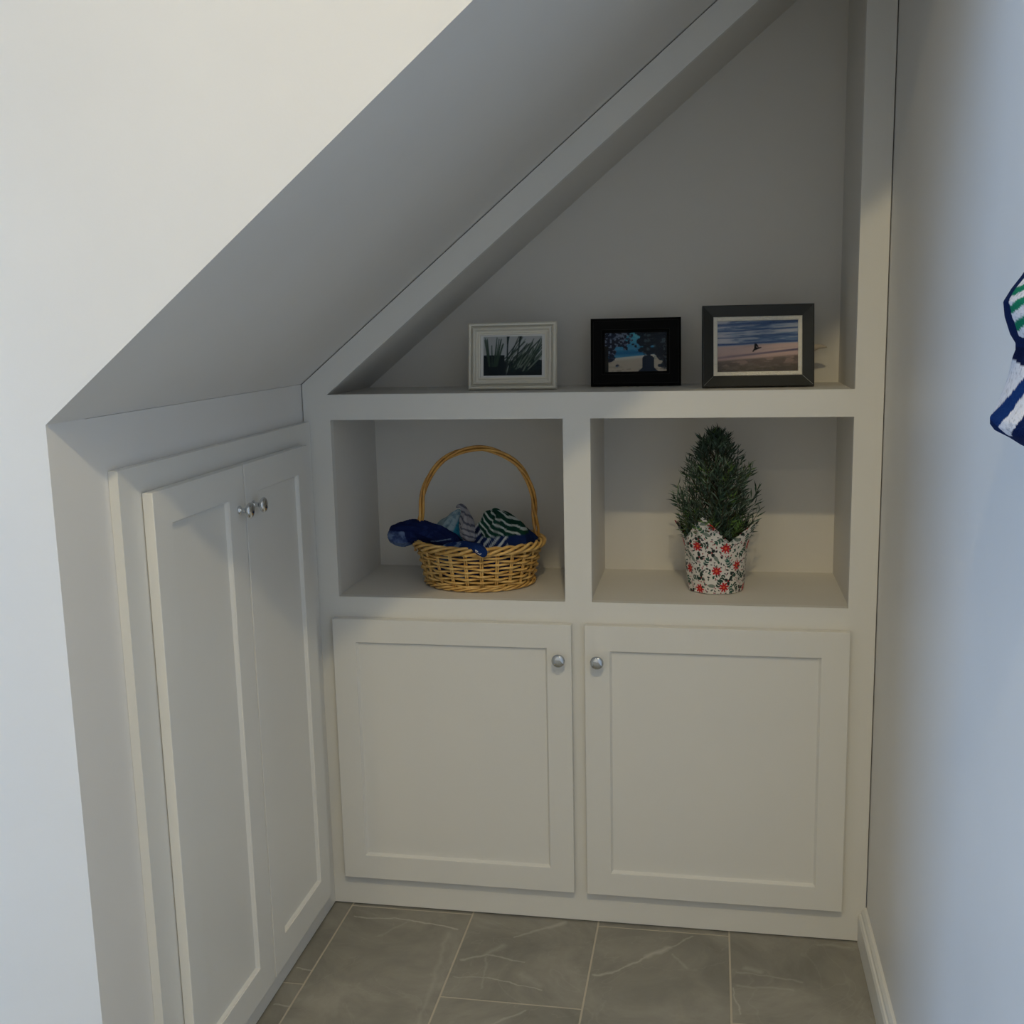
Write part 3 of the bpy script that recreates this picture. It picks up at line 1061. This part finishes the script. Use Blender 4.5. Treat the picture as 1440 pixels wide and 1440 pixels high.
def blob(path, radii, wob, seed, flat=1.0):
    """soft cloth roll along a path; cross section squashed by flat, with folds"""
    rs = random.Random(seed)
    ph = [rs.uniform(0, 6.28) for _ in range(6)]
    P = [Vector(p) for p in path]
    n = len(P)

    def F(u, v):
        t = v * (n - 1)
        i = min(int(t), n - 2)
        f = t - i
        p = P[i].lerp(P[i + 1], f)
        p0, p3 = P[max(i - 1, 0)], P[min(i + 2, n - 1)]
        p = 0.5 * ((2 * P[i]) + (P[i + 1] - p0) * f + (2 * p0 - 5 * P[i] + 4 * P[i + 1] - p3) * f * f + (-p0 + 3 * P[i] - 3 * P[i + 1] + p3) * f ** 3)
        tan = (P[i + 1] - P[i]).normalized()
        side = tan.cross(Vector((0, 0, 1)))
        if side.length < 1e-3:
            side = Vector((1, 0, 0))
        side.normalize()
        up = side.cross(tan).normalized()
        r = radii[i] + (radii[i + 1] - radii[i]) * (f * f * (3 - 2 * f))
        cap = max(0.02, min(1.0, math.sqrt(max(0.0, 1 - (1 - min(v, 1 - v) / 0.10) ** 2)) if min(v, 1 - v) < 0.10 else 1.0))
        a = 2 * math.pi * u
        k = 1 + wob * (math.sin(3 * a + ph[0] + 4 * v) * 0.5 + math.sin(5 * a + ph[1] - 7 * v) * 0.35 + math.sin(9 * a + ph[2] + 9 * v) * 0.2 + math.sin(11 * v + ph[3] + 2 * a) * 0.4
                     + 1.1 * (0.5 - abs(math.sin(2 * a + ph[4] + 5 * v))) + 0.8 * (0.5 - abs(math.sin(3.5 * a * 2 - ph[5] + 13 * v))))
        r = r * cap * k
        return tuple(p + side * (r * math.cos(a)) + up * (r * flat * math.sin(a)))
    return F


def C(*rgb):
    return np.array(rgb, float) / 255.0


def col_navy(U, V, P):
    img = np.zeros(U.shape + (3,))
    img[:] = C(22, 34, 78)
    n = vnoise(P[..., 0], P[..., 2], 90, 90, 5)
    m = (P[..., 0] + 0.35 * (P[..., 2] - 0.12) < -0.168) & (P[..., 2] < 0.136)
    n2 = vnoise(P[..., 0] + P[..., 1], P[..., 2], 50, 70, 9)
    blend(img, m * (0.35 + 0.5 * np.clip((n2 - 0.40) * 5, 0, 1)), (118, 140, 178))
    blend(img, (np.abs(P[..., 2] - 0.1155 - 0.12 * (P[..., 0] + 0.07)) < 0.0016) & (P[..., 0] > -0.11) & (P[..., 0] < -0.06), (110, 130, 160))
    blend(img, (n > 0.66) * 0.4, (40, 56, 104))
    return img


def col_pale(U, V, P):
    img = np.zeros(U.shape + (3,))
    img[:] = C(150, 172, 182)
    n = vnoise(P[..., 0], P[..., 2] + P[..., 1], 120, 120, 15)
    blend(img, np.clip((n - 0.5) * 8, 0, 1) * 0.6, (84, 118, 140))
    blend(img, np.clip((P[..., 0] + 0.052 - 0.35 * (P[..., 2] - 0.15)) * 300, 0, 1), (44, 128, 158))
    blend(img, np.clip((P[..., 0] + 0.052 - 0.35 * (P[..., 2] - 0.15)) * 300, 0, 1) * (n > 0.54) * 0.6, (24, 92, 128))
    return img


def col_grey(U, V, P):
    img = np.zeros(U.shape + (3,))
    img[:] = C(164, 162, 168)
    s = np.sin((P[..., 2] * 1.0 + 0.5 * P[..., 0]) * 520 + 5 * vnoise(P[..., 0], P[..., 2], 60, 60, 3))
    blend(img, np.clip(s * 2 - 0.5, 0, 1) * 0.7, (66, 70, 86))
    return img


def col_palm(U, V, P):
    img = np.zeros(U.shape + (3,))
    img[:] = C(22, 62, 50)
    x, z = P[..., 0], P[..., 2]
    wob = 3.0 * (vnoise(x, z, 38, 38, 7) - 0.5)
    # pale curved fronds running down to the right
    c = (x * 0.62 + z * 0.95) - 2.6 * (x - 0.05) ** 2
    s = np.sin(c * 2 * math.pi / 0.0135 + wob)
    blend(img, np.clip((s - 0.42) * 4, 0, 1), (190, 198, 194))
    left = np.clip((0.012 - x + 0.45 * (0.150 - z)) * 240, 0, 1)
    nav = np.zeros_like(img)
    nav[:] = C(18, 26, 56)
    s2 = np.sin((x * 0.9 - z * 0.8) * 2 * math.pi / 0.020 + wob * 1.4)
    blend(nav, np.clip((s2 - 0.45) * 5, 0, 1), (186, 192, 200))
    img[:] = img * (1 - left[..., None]) + nav * left[..., None]
    low = np.clip((0.128 - z + 0.02 * (x - 0.04)) * 300, 0, 1)
    lo = np.zeros_like(img)
    lo[:] = C(22, 40, 86)
    s3 = np.sin((x * 1.0 - z * 0.6) * 2 * math.pi / 0.019 + wob)
    blend(lo, np.clip((s3 - 0.3) * 5, 0, 1) * (x < 0.085), (186, 196, 202))
    img[:] = img * (1 - low[..., None]) + lo * low[..., None]
    return img


def col_blue(U, V, P):
    img = np.zeros(U.shape + (3,))
    img[:] = C(26, 52, 108)
    n = vnoise(P[..., 0], P[..., 1] + P[..., 2], 70, 70, 25)
    blend(img, np.clip((n - 0.45) * 6, 0, 1) * (P[..., 0] < -0.02), (120, 140, 170))
    return img


def top_cloth(name, label, path, radii, wob, seed, flat, colf, nu=72, nv=96):
    base = Vector((BX, BY, BZ))
    o = grid_mesh(name, blob(path, radii, wob, seed, flat), nu, nv, colf, M_CLOTH, None, True, loc=base)
    tag(o, label, 'cloth', 'printed cloths in the wicker basket')
    return o


def heap(cx, cy, rx, ry, base, h, skx, sky, seed, fold=0.006, pw=2.0):
    """loosely bunched cloth: a dome of fabric with creases running down from its peak"""
    rs_ = random.Random(seed)
    ph = [rs_.uniform(0, 6.28) for _ in range(6)]

    def F(u, v):
        t = 2 * math.pi * u
        rho = v * (1 + 0.10 * math.sin(3 * t + ph[0]) * v + 0.06 * math.sin(7 * t + ph[1]) * v)
        x = cx + rx * rho * math.cos(t) + skx * (1 - v) ** 1.3
        y = cy + ry * rho * math.sin(t) + sky * (1 - v) ** 1.3
        tw = t + 0.9 * v
        cr = fold * v ** 0.7 * (1.6 * (0.5 - abs(math.sin(2.5 * 2 * tw / 2 + ph[2]))) + 0.9 * math.sin(8 * tw + ph[3] + 5 * v) + 0.7 * (0.5 - abs(math.sin(6 * tw - ph[4]))))
        cr += fold * 0.5 * math.sin(16 * v + ph[5] + 2 * t) * (v * (1 - v)) * 2
        return (x, y, base + h * (1 - v ** pw) + cr)
    return F


def heap_cloth(label, F, colf, nu=120, nv=60):
    o = grid_mesh('folded_cloth', F, nu, nv, colf, M_CLOTH, None, True, loc=(BX, BY, BZ))
    tag(o, label, 'cloth', 'printed cloths in the wicker basket')
    return o


# coordinates below are relative to the centre of the basket foot
top_cloth('folded_cloth', 'dark navy rolled cloth hanging out over the left rim of the basket',
          [(-0.220, -0.034, 0.120), (-0.185, -0.036, 0.124), (-0.145, -0.032, 0.131), (-0.100, -0.034, 0.124), (-0.062, -0.036, 0.110), (-0.035, -0.034, 0.100)],
          [0.024, 0.032, 0.031, 0.026, 0.020, 0.012], 0.15, 1, 0.92, col_navy, 100, 130)
heap_cloth('pale blue and teal patterned cloth peaked up in the basket centre', heap(-0.070, 0.012, 0.060, 0.062, 0.100, 0.080, 0.020, -0.004, 2, 0.006, 1.5), col_pale)
top_cloth('folded_cloth', 'small grey patterned cloth with curled-up end beside the palm print cloth',
          [(-0.060, 0.022, 0.184), (-0.046, 0.016, 0.187), (-0.034, 0.006, 0.176), (-0.026, -0.022, 0.150), (-0.016, -0.044, 0.130), (-0.006, -0.054, 0.110)],
          [0.005, 0.008, 0.009, 0.018, 0.022, 0.016], 0.18, 3, 0.70, col_grey, 90, 110)
heap_cloth('green, navy and white palm print cloth bunched at the right of the basket', heap(0.060, -0.006, 0.086, 0.080, 0.098, 0.084, -0.026, 0.002, 4, 0.009, 1.9), col_palm, 170, 90)
FBL = blob([(-0.075, -0.070, 0.098), (-0.045, -0.082, 0.104), (-0.010, -0.104, 0.110), (0.020, -0.130, 0.113), (0.038, -0.145, 0.106), (0.046, -0.1485, 0.095)],
           [0.012, 0.018, 0.018, 0.016, 0.014, 0.007], 0.10, 5, 0.7)
fb = heap_cloth('blue cloth with a white tag drooping over the front rim of the basket', heap(0.0, -0.004, 0.104, 0.087, 0.032, 0.076, 0.0, 0.0, 9, 0.006, 5.0), col_blue)
grid_mesh('drooping_corner', FBL, 72, 96, col_blue, M_CLOTH, fb, True)
M_TAG = paint('white_satin_label', srgb(222, 224, 228), 0.6)
tv = []
cen = Vector((0.030, -0.138, 0.108))
for vv in (0.74, 0.86):
    for uu in np.linspace(-0.02, 0.07, 6):
        p = Vector(FBL(uu, vv))
        tv.append(tuple(p + (p - cen).normalized() * 0.0012))
MB().add(tv, [(i, i + 1, i + 7, i + 6) for i in range(5)]).build('care_label', M_TAG, fb, smooth=True)['label'] = 'small white sewn-in label'

# ------------------------------------------------------------------ potted rosemary in patterned paper
PX, PY = 0.9480, 0.1620
pot = empty('potted_plant', (PX, PY, ZC0), 'bushy dark green needle-leaved plant wrapped in poinsettia and leaf print paper', 'plant')


def stamp_paper():
    """wrap print: raster over angle (0..1) and height (0..1)"""
    w, h = 690, 285
    X, Y = grid_uv(w, h)
    cw, ch = 0.46, 0.190             # metres covered
    A, B = X * cw, (1 - Y) * ch
    img = np.zeros((h, w, 3))
    img[:] = C(226, 222, 216)
    rs = random.Random(12)
    placed = []

    def free(x, y, r):
        for (a, b, c) in placed:
            dx = abs(a - x)
            dx = min(dx, cw - dx)
            if math.hypot(dx, b - y) < r + c:
                return False
        return True

    def local(x, y, ang):
        dx = A - x
        dx = (dx + cw / 2) % cw - cw / 2
        dy = B - y
        c, s = math.cos(ang), math.sin(ang)
        return dx * c + dy * s, -dx * s + dy * c

    def leaf(x, y, ang, ln, wd, col, a=1.0):
        u, v = local(x, y, ang)
        t = np.clip(u / ln, 0, 1)
        m = (u > 0) & (u < ln) & (abs(v) < wd * np.sin(np.pi * t) ** 0.8)
        blend(img, m * a, col)

    def star(x, y, r, ang):
        u, v = local(x, y, 0)
        rr, th = np.hypot(u, v), np.arctan2(v, u) + ang
        blend(img, rr < r * (0.50 + 0.50 * np.abs(np.cos(th * 4)) ** 1.2), (196, 30, 38))
        blend(img, (rr < r * (0.45 + 0.5 * np.abs(np.sin(th * 4)) ** 2)) & (np.sin(th * 8 + rr * 900) > 0.55), (160, 20, 32))
        blend(img, (rr < r * 0.24), (226, 98, 54))

    GREEN = [(30, 78, 62), (22, 62, 50), (38, 88, 74)]
    # big poinsettias in half-drop repeat
    for i in range(7):
        for j in range(4):
            x = (i + 0.5 * (j % 2) + 0.12 * rs.uniform(-1, 1)) * cw / 7 + 0.012
            y = 0.012 + j * 0.050 + 0.006 * rs.uniform(-1, 1)
            x %= cw
            placed.append((x, y, 0.0105))
            star(x, y, 0.0125, rs.uniform(0, 1))
    tries = 0
    n_sprig = 0
    while n_sprig < 130 and tries < 6000:
        tries += 1
        x, y = rs.uniform(0, cw), rs.uniform(0, ch)
        if not free(x, y, 0.0062):
            continue
        placed.append((x, y, 0.0074))
        n_sprig += 1
        ang = rs.uniform(0, 6.28)
        g = rs.choice(GREEN)
        kind = n_sprig % 3
        bx, by = x - 0.010 * math.cos(ang), y - 0.010 * math.sin(ang)
        if kind == 0:      # leafy sprig
            bx, by = x - 0.013 * math.cos(ang), y - 0.013 * math.sin(ang)
            leaf(bx, by, ang, 0.022, 0.0005, g)
            for k in range(3):
                px, py = bx + (0.004 + 0.0062 * k) * math.cos(ang), by + (0.004 + 0.0062 * k) * math.sin(ang)
                for s in (-1, 1):
                    leaf(px, py, ang + s * 0.80, 0.0082, 0.0020, g)
            leaf(bx + 0.0185 * math.cos(ang), by + 0.0185 * math.sin(ang), ang, 0.0085, 0.0021, g)
        elif kind == 1:    # holly: three spiky leaves and berries
            for k in range(3):
                leaf(x, y, ang + k * 2.1, 0.0115, 0.0040, (24, 46, 42))
            u, v = local(x, y, 0)
            blend(img, np.hypot(u, v) < 0.0020, (150, 26, 40))
        else:              # pale eucalyptus feather
            leaf(bx, by, ang, 0.021, 0.0044, (134, 146, 136), 0.9)
            u, v = local(bx, by, ang)
            blend(img, (u > 0) & (u < 0.02) & (abs(v) < 0.004) & (np.sin((u - abs(v)) * 4200) > 0.3) & (abs(v) < 0.0044 * np.sin(np.pi * np.clip(u / 0.021, 0, 1))), (86, 104, 96))
    tries = 0
    while tries < 4200:
        tries += 1
        x, y = rs.uniform(0, cw), rs.uniform(0, ch)
        if not free(x, y, 0.0020):
            continue
        placed.append((x, y, 0.0028))
        q = rs.random()
        if q < 0.4:
            leaf(x - 0.003, y, rs.uniform(0, 6.28), 0.0080, 0.0021, rs.choice(GREEN + [(28, 34, 38), (96, 112, 104)]))
        elif q < 0.65:
            for k in range(3):
                u, v = local(x + rs.uniform(-1, 1) * 0.0026, y + rs.uniform(-1, 1) * 0.0026, 0)
                blend(img, np.hypot(u, v) < 0.0012, (146, 54, 68))
        else:
            leaf(x - 0.002, y, rs.uniform(0, 6.28), 0.0060, 0.0014, (40, 44, 50), 0.9)
    return img, ch


PAPER, PCH = stamp_paper()
PEAKS = [(-1.93, 0.186, 0.004), (-0.42, 0.172, 0.021), (1.20, 0.175, 0.015), (2.95, 0.160, 0.022)]
VAL = 0.122


def wrap_top(a):
    best = VAL
    for pa, ph, fl in PEAKS:
        d = abs((a - pa + math.pi) % (2 * math.pi) - math.pi)
        best = max(best, ph - (ph - VAL) * d / 0.80)
    return best


def wrap_flare(a):
    f = 0.0
    for pa, ph, fl in PEAKS:
        d = abs((a - pa + math.pi) % (2 * math.pi) - math.pi)
        f += fl * max(0.0, 1 - d / 0.8)
    return f


def wrap_r(a, z):
    t = z / 0.13
    r = 0.0645 + 0.0120 * t
    r += 0.0010 * math.sin(7 * a + 1.0 + 6 * t) + 0.0006 * math.sin(13 * a + 3 * t)
    # overlapping fold down the right of the front
    d = (a + 1.08 + 0.10 * t + math.pi) % (2 * math.pi) - math.pi
    r += 0.0028 * max(0.0, 1 - abs(d) / 0.10) * (1 if d < 0 else 0.2)
    if z > 0.105:
        r += wrap_flare(a) * min(1.3, (z - 0.105) / 0.055) ** 1.3
    return r


def wrapF(u, v):
    a = -math.pi + 2 * math.pi * u
    z = 0.001 + (wrap_top(a) - 0.001) * v
    r = wrap_r(a, z)
    return (r * math.cos(a), r * math.sin(a), z)


def wrap_col(U, V, P):
    h, w = PAPER.shape[:2]
    ix = np.clip((U * w).astype(int), 0, w - 1)
    iy = np.clip(((1 - P[..., 2] / PCH) * h).astype(int), 0, h - 1)
    return PAPER[iy, ix]


M_PAPER = vcol_mat('printed_paper', 0.5, 0.35)
wrap = grid_mesh('paper_wrap', wrapF, 620, 240, wrap_col, M_PAPER, pot, True)
wrap['label'] = 'white wrapping paper printed with red poinsettias and green sprigs'
md = wrap.modifiers.new('thick', 'SOLIDIFY')
md.thickness = 0.0006
md.offset = -1
M_POT = paint('black_nursery_pot', srgb(26, 26, 25), 0.6)
M_SOIL = paint('dark_potting_soil', srgb(36, 28, 22), 0.95, 0.8, 90)
MB().lathe([(0.0001, 0.002), (0.058, 0.002), (0.067, 0.112), (0.069, 0.112), (0.069, 0.116), (0.064, 0.116), (0.063, 0.104), (0.0001, 0.104)], 40, cap=False).build('pot', M_POT, pot, smooth=True)
MB().lathe([(0.0001, 0.110), (0.03, 0.109), (0.0625, 0.106), (0.0625, 0.1045), (0.0001, 0.1045)], 40, cap=False).build('soil', M_SOIL, pot, smooth=True)


def leaf_mat():
    m, nt, b = newmat('rosemary_leaf')
    a = nt.nodes.new('ShaderNodeAttribute')
    a.attribute_name = 'print'
    nt.links.new(a.outputs['Color'], b.inputs['Base Color'])
    b.inputs['Roughness'].default_value = 0.5
    b.inputs['Specular IOR Level'].default_value = 0.4
    return m


M_LEAF = leaf_mat()
M_STEM = paint('brown_green_stem', srgb(70, 66, 46), 0.8)
rs = random.Random(7)
ENV = [(0.120, 0.066), (0.145, 0.086), (0.175, 0.097), (0.205, 0.100), (0.235, 0.098), (0.265, 0.091), (0.295, 0.076), (0.325, 0.057), (0.350, 0.040), (0.368, 0.016)]


def env(z):
    if z <= ENV[0][0]:
        return ENV[0][1]
    for (a, ra), (b, rb) in zip(ENV[:-1], ENV[1:]):
        if z <= b:
            return ra + (rb - ra) * (z - a) / (b - a)
    return 0.006


stem = MB()
LV, LF, LC = [], [], []


def add_leaf(p, d, ln, wd, col):
    d = d.normalized()
    s = d.cross(Vector((rs.uniform(-1, 1), rs.uniform(-1, 1), rs.uniform(-1, 1))))
    if s.length < 1e-4:
        return
    s.normalize()
    nrm = s.cross(d)
    o = len(LV)
    q = p + d * (ln * 0.5) + nrm * (ln * 0.06)
    t = p + d * ln
    LV.extend([tuple(p), tuple(q + s * wd), tuple(q - s * wd), tuple(t), tuple(q + nrm * (wd * 0.7))])
    LF.extend([(o, o + 1, o + 4), (o, o + 4, o + 2), (o + 1, o + 3, o + 4), (o + 4, o + 3, o + 2)])
    LC.extend([col] * 5)


stem.tube([(0, 0, 0.10), (0.002, 0.001, 0.18), (-0.002, 0, 0.27), (-0.003, 0, 0.345)], [0.004, 0.0032, 0.0022, 0.0010], 7)
for b_ in range(250):
    zt = 0.128 + (0.362 - 0.128) * rs.random() ** 1.15
    if b_ % 24 == 0:
        zt = 0.366
    a = rs.uniform(0, 2 * math.pi)
    re = env(zt) * rs.uniform(0.55, 1.05)
    # slightly uneven silhouette: fuller to the lower left and right
    re *= 1.0 + 0.05 * math.sin(2 * a + zt * 30) + 0.04 * math.sin(zt * 70 + a)
    root = Vector((0, 0, max(0.104, zt - re * 0.85 - 0.02)))
    root += Vector((math.cos(a), math.sin(a), 0)) * (0.25 * re if zt < 0.2 else 0.004)
    tip = Vector((re * math.cos(a), re * math.sin(a), zt))
    mid = root.lerp(tip, 0.55) + Vector((math.cos(a), math.sin(a), 0)) * re * 0.12
    path = [root, root.lerp(mid, 0.55), mid, mid.lerp(tip, 0.55), tip]
    if b_ < 170:
        stem.tube([tuple(p) for p in path], [0.0013, 0.0011, 0.0009, 0.0007, 0.0004], 4)
    nl = 14
    young = rs.random() < (0.30 if zt < 0.20 else 0.05)
    for i in range(nl):
        f = 0.30 + 0.70 * (i + rs.random()) / nl
        t = f * 4
        k = min(int(t), 3)
        p = path[k].lerp(path[k + 1], t - k)
        ax = (path[k + 1] - path[k]).normalized()
        rnd = Vector((rs.gauss(0, 1), rs.gauss(0, 1), rs.gauss(0, 1)))
        rnd -= ax * rnd.dot(ax)
        rnd.normalize()
        d = ax * rs.uniform(0.6, 1.1) + rnd * rs.uniform(0.55, 1.0) + Vector((0, 0, 0.12))
        dark = rs.uniform(0.75, 1.15)
        if young:
            c = (100 * dark, 132 * dark, 66 * dark)
        else:
            c = rs.choice([(72, 98, 76), (58, 82, 66), (100, 120, 106), (46, 68, 52)])
            c = tuple(v * dark for v in c)
        add_leaf(p, d, rs.uniform(0.019, 0.033) * (0.85 if f > 0.92 else 1), rs.uniform(0.0014, 0.0022), tuple(v / 255 for v in c))
stem.build('stems', M_STEM, pot, smooth=True)['kind'] = 'stuff'
fo = MB()
fo.v, fo.f = LV, LF
fol = fo.build('foliage', M_LEAF, pot, fix=False)
set_print(fol.data, np.array(LC))
fol['kind'] = 'stuff'
fol['label'] = 'dense dark green needle-shaped leaves'

# ------------------------------------------------------------------ towel hanging on the right wall
M_TERRY = vcol_mat('terry_towel', 0.95, 0.05, 0.8, 420, 0.0)
TOWP = [(1.500, 0.010), (1.488, 0.020), (1.474, 0.031), (1.461, 0.0393), (1.4488, 0.0484), (1.4351, 0.0561), (1.4196, 0.0539), (1.4010, 0.0473), (1.3913, 0.0411), (1.3838, 0.0407),
        (1.3764, 0.0432), (1.3526, 0.0476), (1.3262, 0.0569), (1.3126, 0.0641), (1.3058, 0.0637), (1.2996, 0.0591), (1.2919, 0.0444), (1.2842, 0.0326), (1.2780, 0.018), (1.274, 0.006)]
TZ = np.array([t[0] for t in TOWP][::-1])
TPR = np.array([t[1] for t in TOWP][::-1])


def towF(u, v):
    """bunched towel: half-round section standing out from the wall by the measured profile"""
    t = v * (len(TOWP) - 1)
    i = min(int(t), len(TOWP) - 2)
    f = t - i
    z = TOWP[i][0] + (TOWP[i + 1][0] - TOWP[i][0]) * f
    p = TOWP[i][1] + (TOWP[i + 1][1] - TOWP[i][1]) * f
    a = math.pi * u
    hw = 0.055 + 0.45 * p
    c, s_ = math.cos(a), math.sin(a)
    fold = 1 - 0.10 * max(0.0, math.sin(3 * a + 5 * v)) * min(1.0, max(0.0, (abs(c) - 0.25) * 3))
    y = -1.185 + hw * math.copysign(abs(c) ** 0.85, c)
    x = XR - 0.0012 - (p - 0.0012) * (s_ ** 0.75 if s_ > 0 else 0) * fold
    return (x, y, z)


def tow_col(U, V, P):
    x, y, z = P[..., 0], P[..., 1], P[..., 2]
    img = np.zeros(U.shape + (3,))
    img[:] = C(222, 222, 228)
    p = np.interp(z, TZ, TPR)
    d = 0.32 * np.maximum(0.0, U - 0.36) ** 2          # distance across the cloth from its outer fold
    nz = 0.004 * (vnoise(y, z, 160, 160, 3) - 0.5)
    up = z > 1.3875
    sp = np.sin((z - 0.55 * d + nz) * 2 * math.pi / 0.0185 + 2.2)
    blend(img, up * np.clip(sp * 5 + 0.3, 0, 1), (28, 122, 92))
    blend(img, up * (d < 0.0050 + 0.0040 * np.clip((1.445 - z) * 30, 0, 1)), (18, 34, 76))
    blend(img, up * (z < 1.402 - 0.3 * d), (18, 34, 76))
    low = ~up
    a = (0.0641 - p) + d
    blend(img, low * (z > 1.3735 - 0.4 * (a - 0.022) + nz), (18, 28, 62))
    band = z - (1.3075 + 1.25 * (a - 0.004)) + 1.5 * nz
    blend(img, low * (np.abs(band) < 0.0100), (22, 52, 108))
    blend(img, low * (band < -0.036), (18, 34, 76))
    blend(img, low * (z < 1.3125 - 0.62 * a), (18, 40, 84))
    n = vnoise(y, z, 420, 420, 33)
    blend(img, np.clip((0.42 - n) * 6, 0, 1) * 0.45 * (img[..., 0] > 0.6), (130, 130, 142))
    return img


tow = grid_mesh('hanging_towel', towF, 160, 190, tow_col, M_TERRY, None, False)
tm = tow.modifiers.new('pile', 'SOLIDIFY')
tm.thickness = 0.001
tm.offset = 0
tag(tow, 'navy, green and white striped terry towel hanging on the right wall', 'towel')
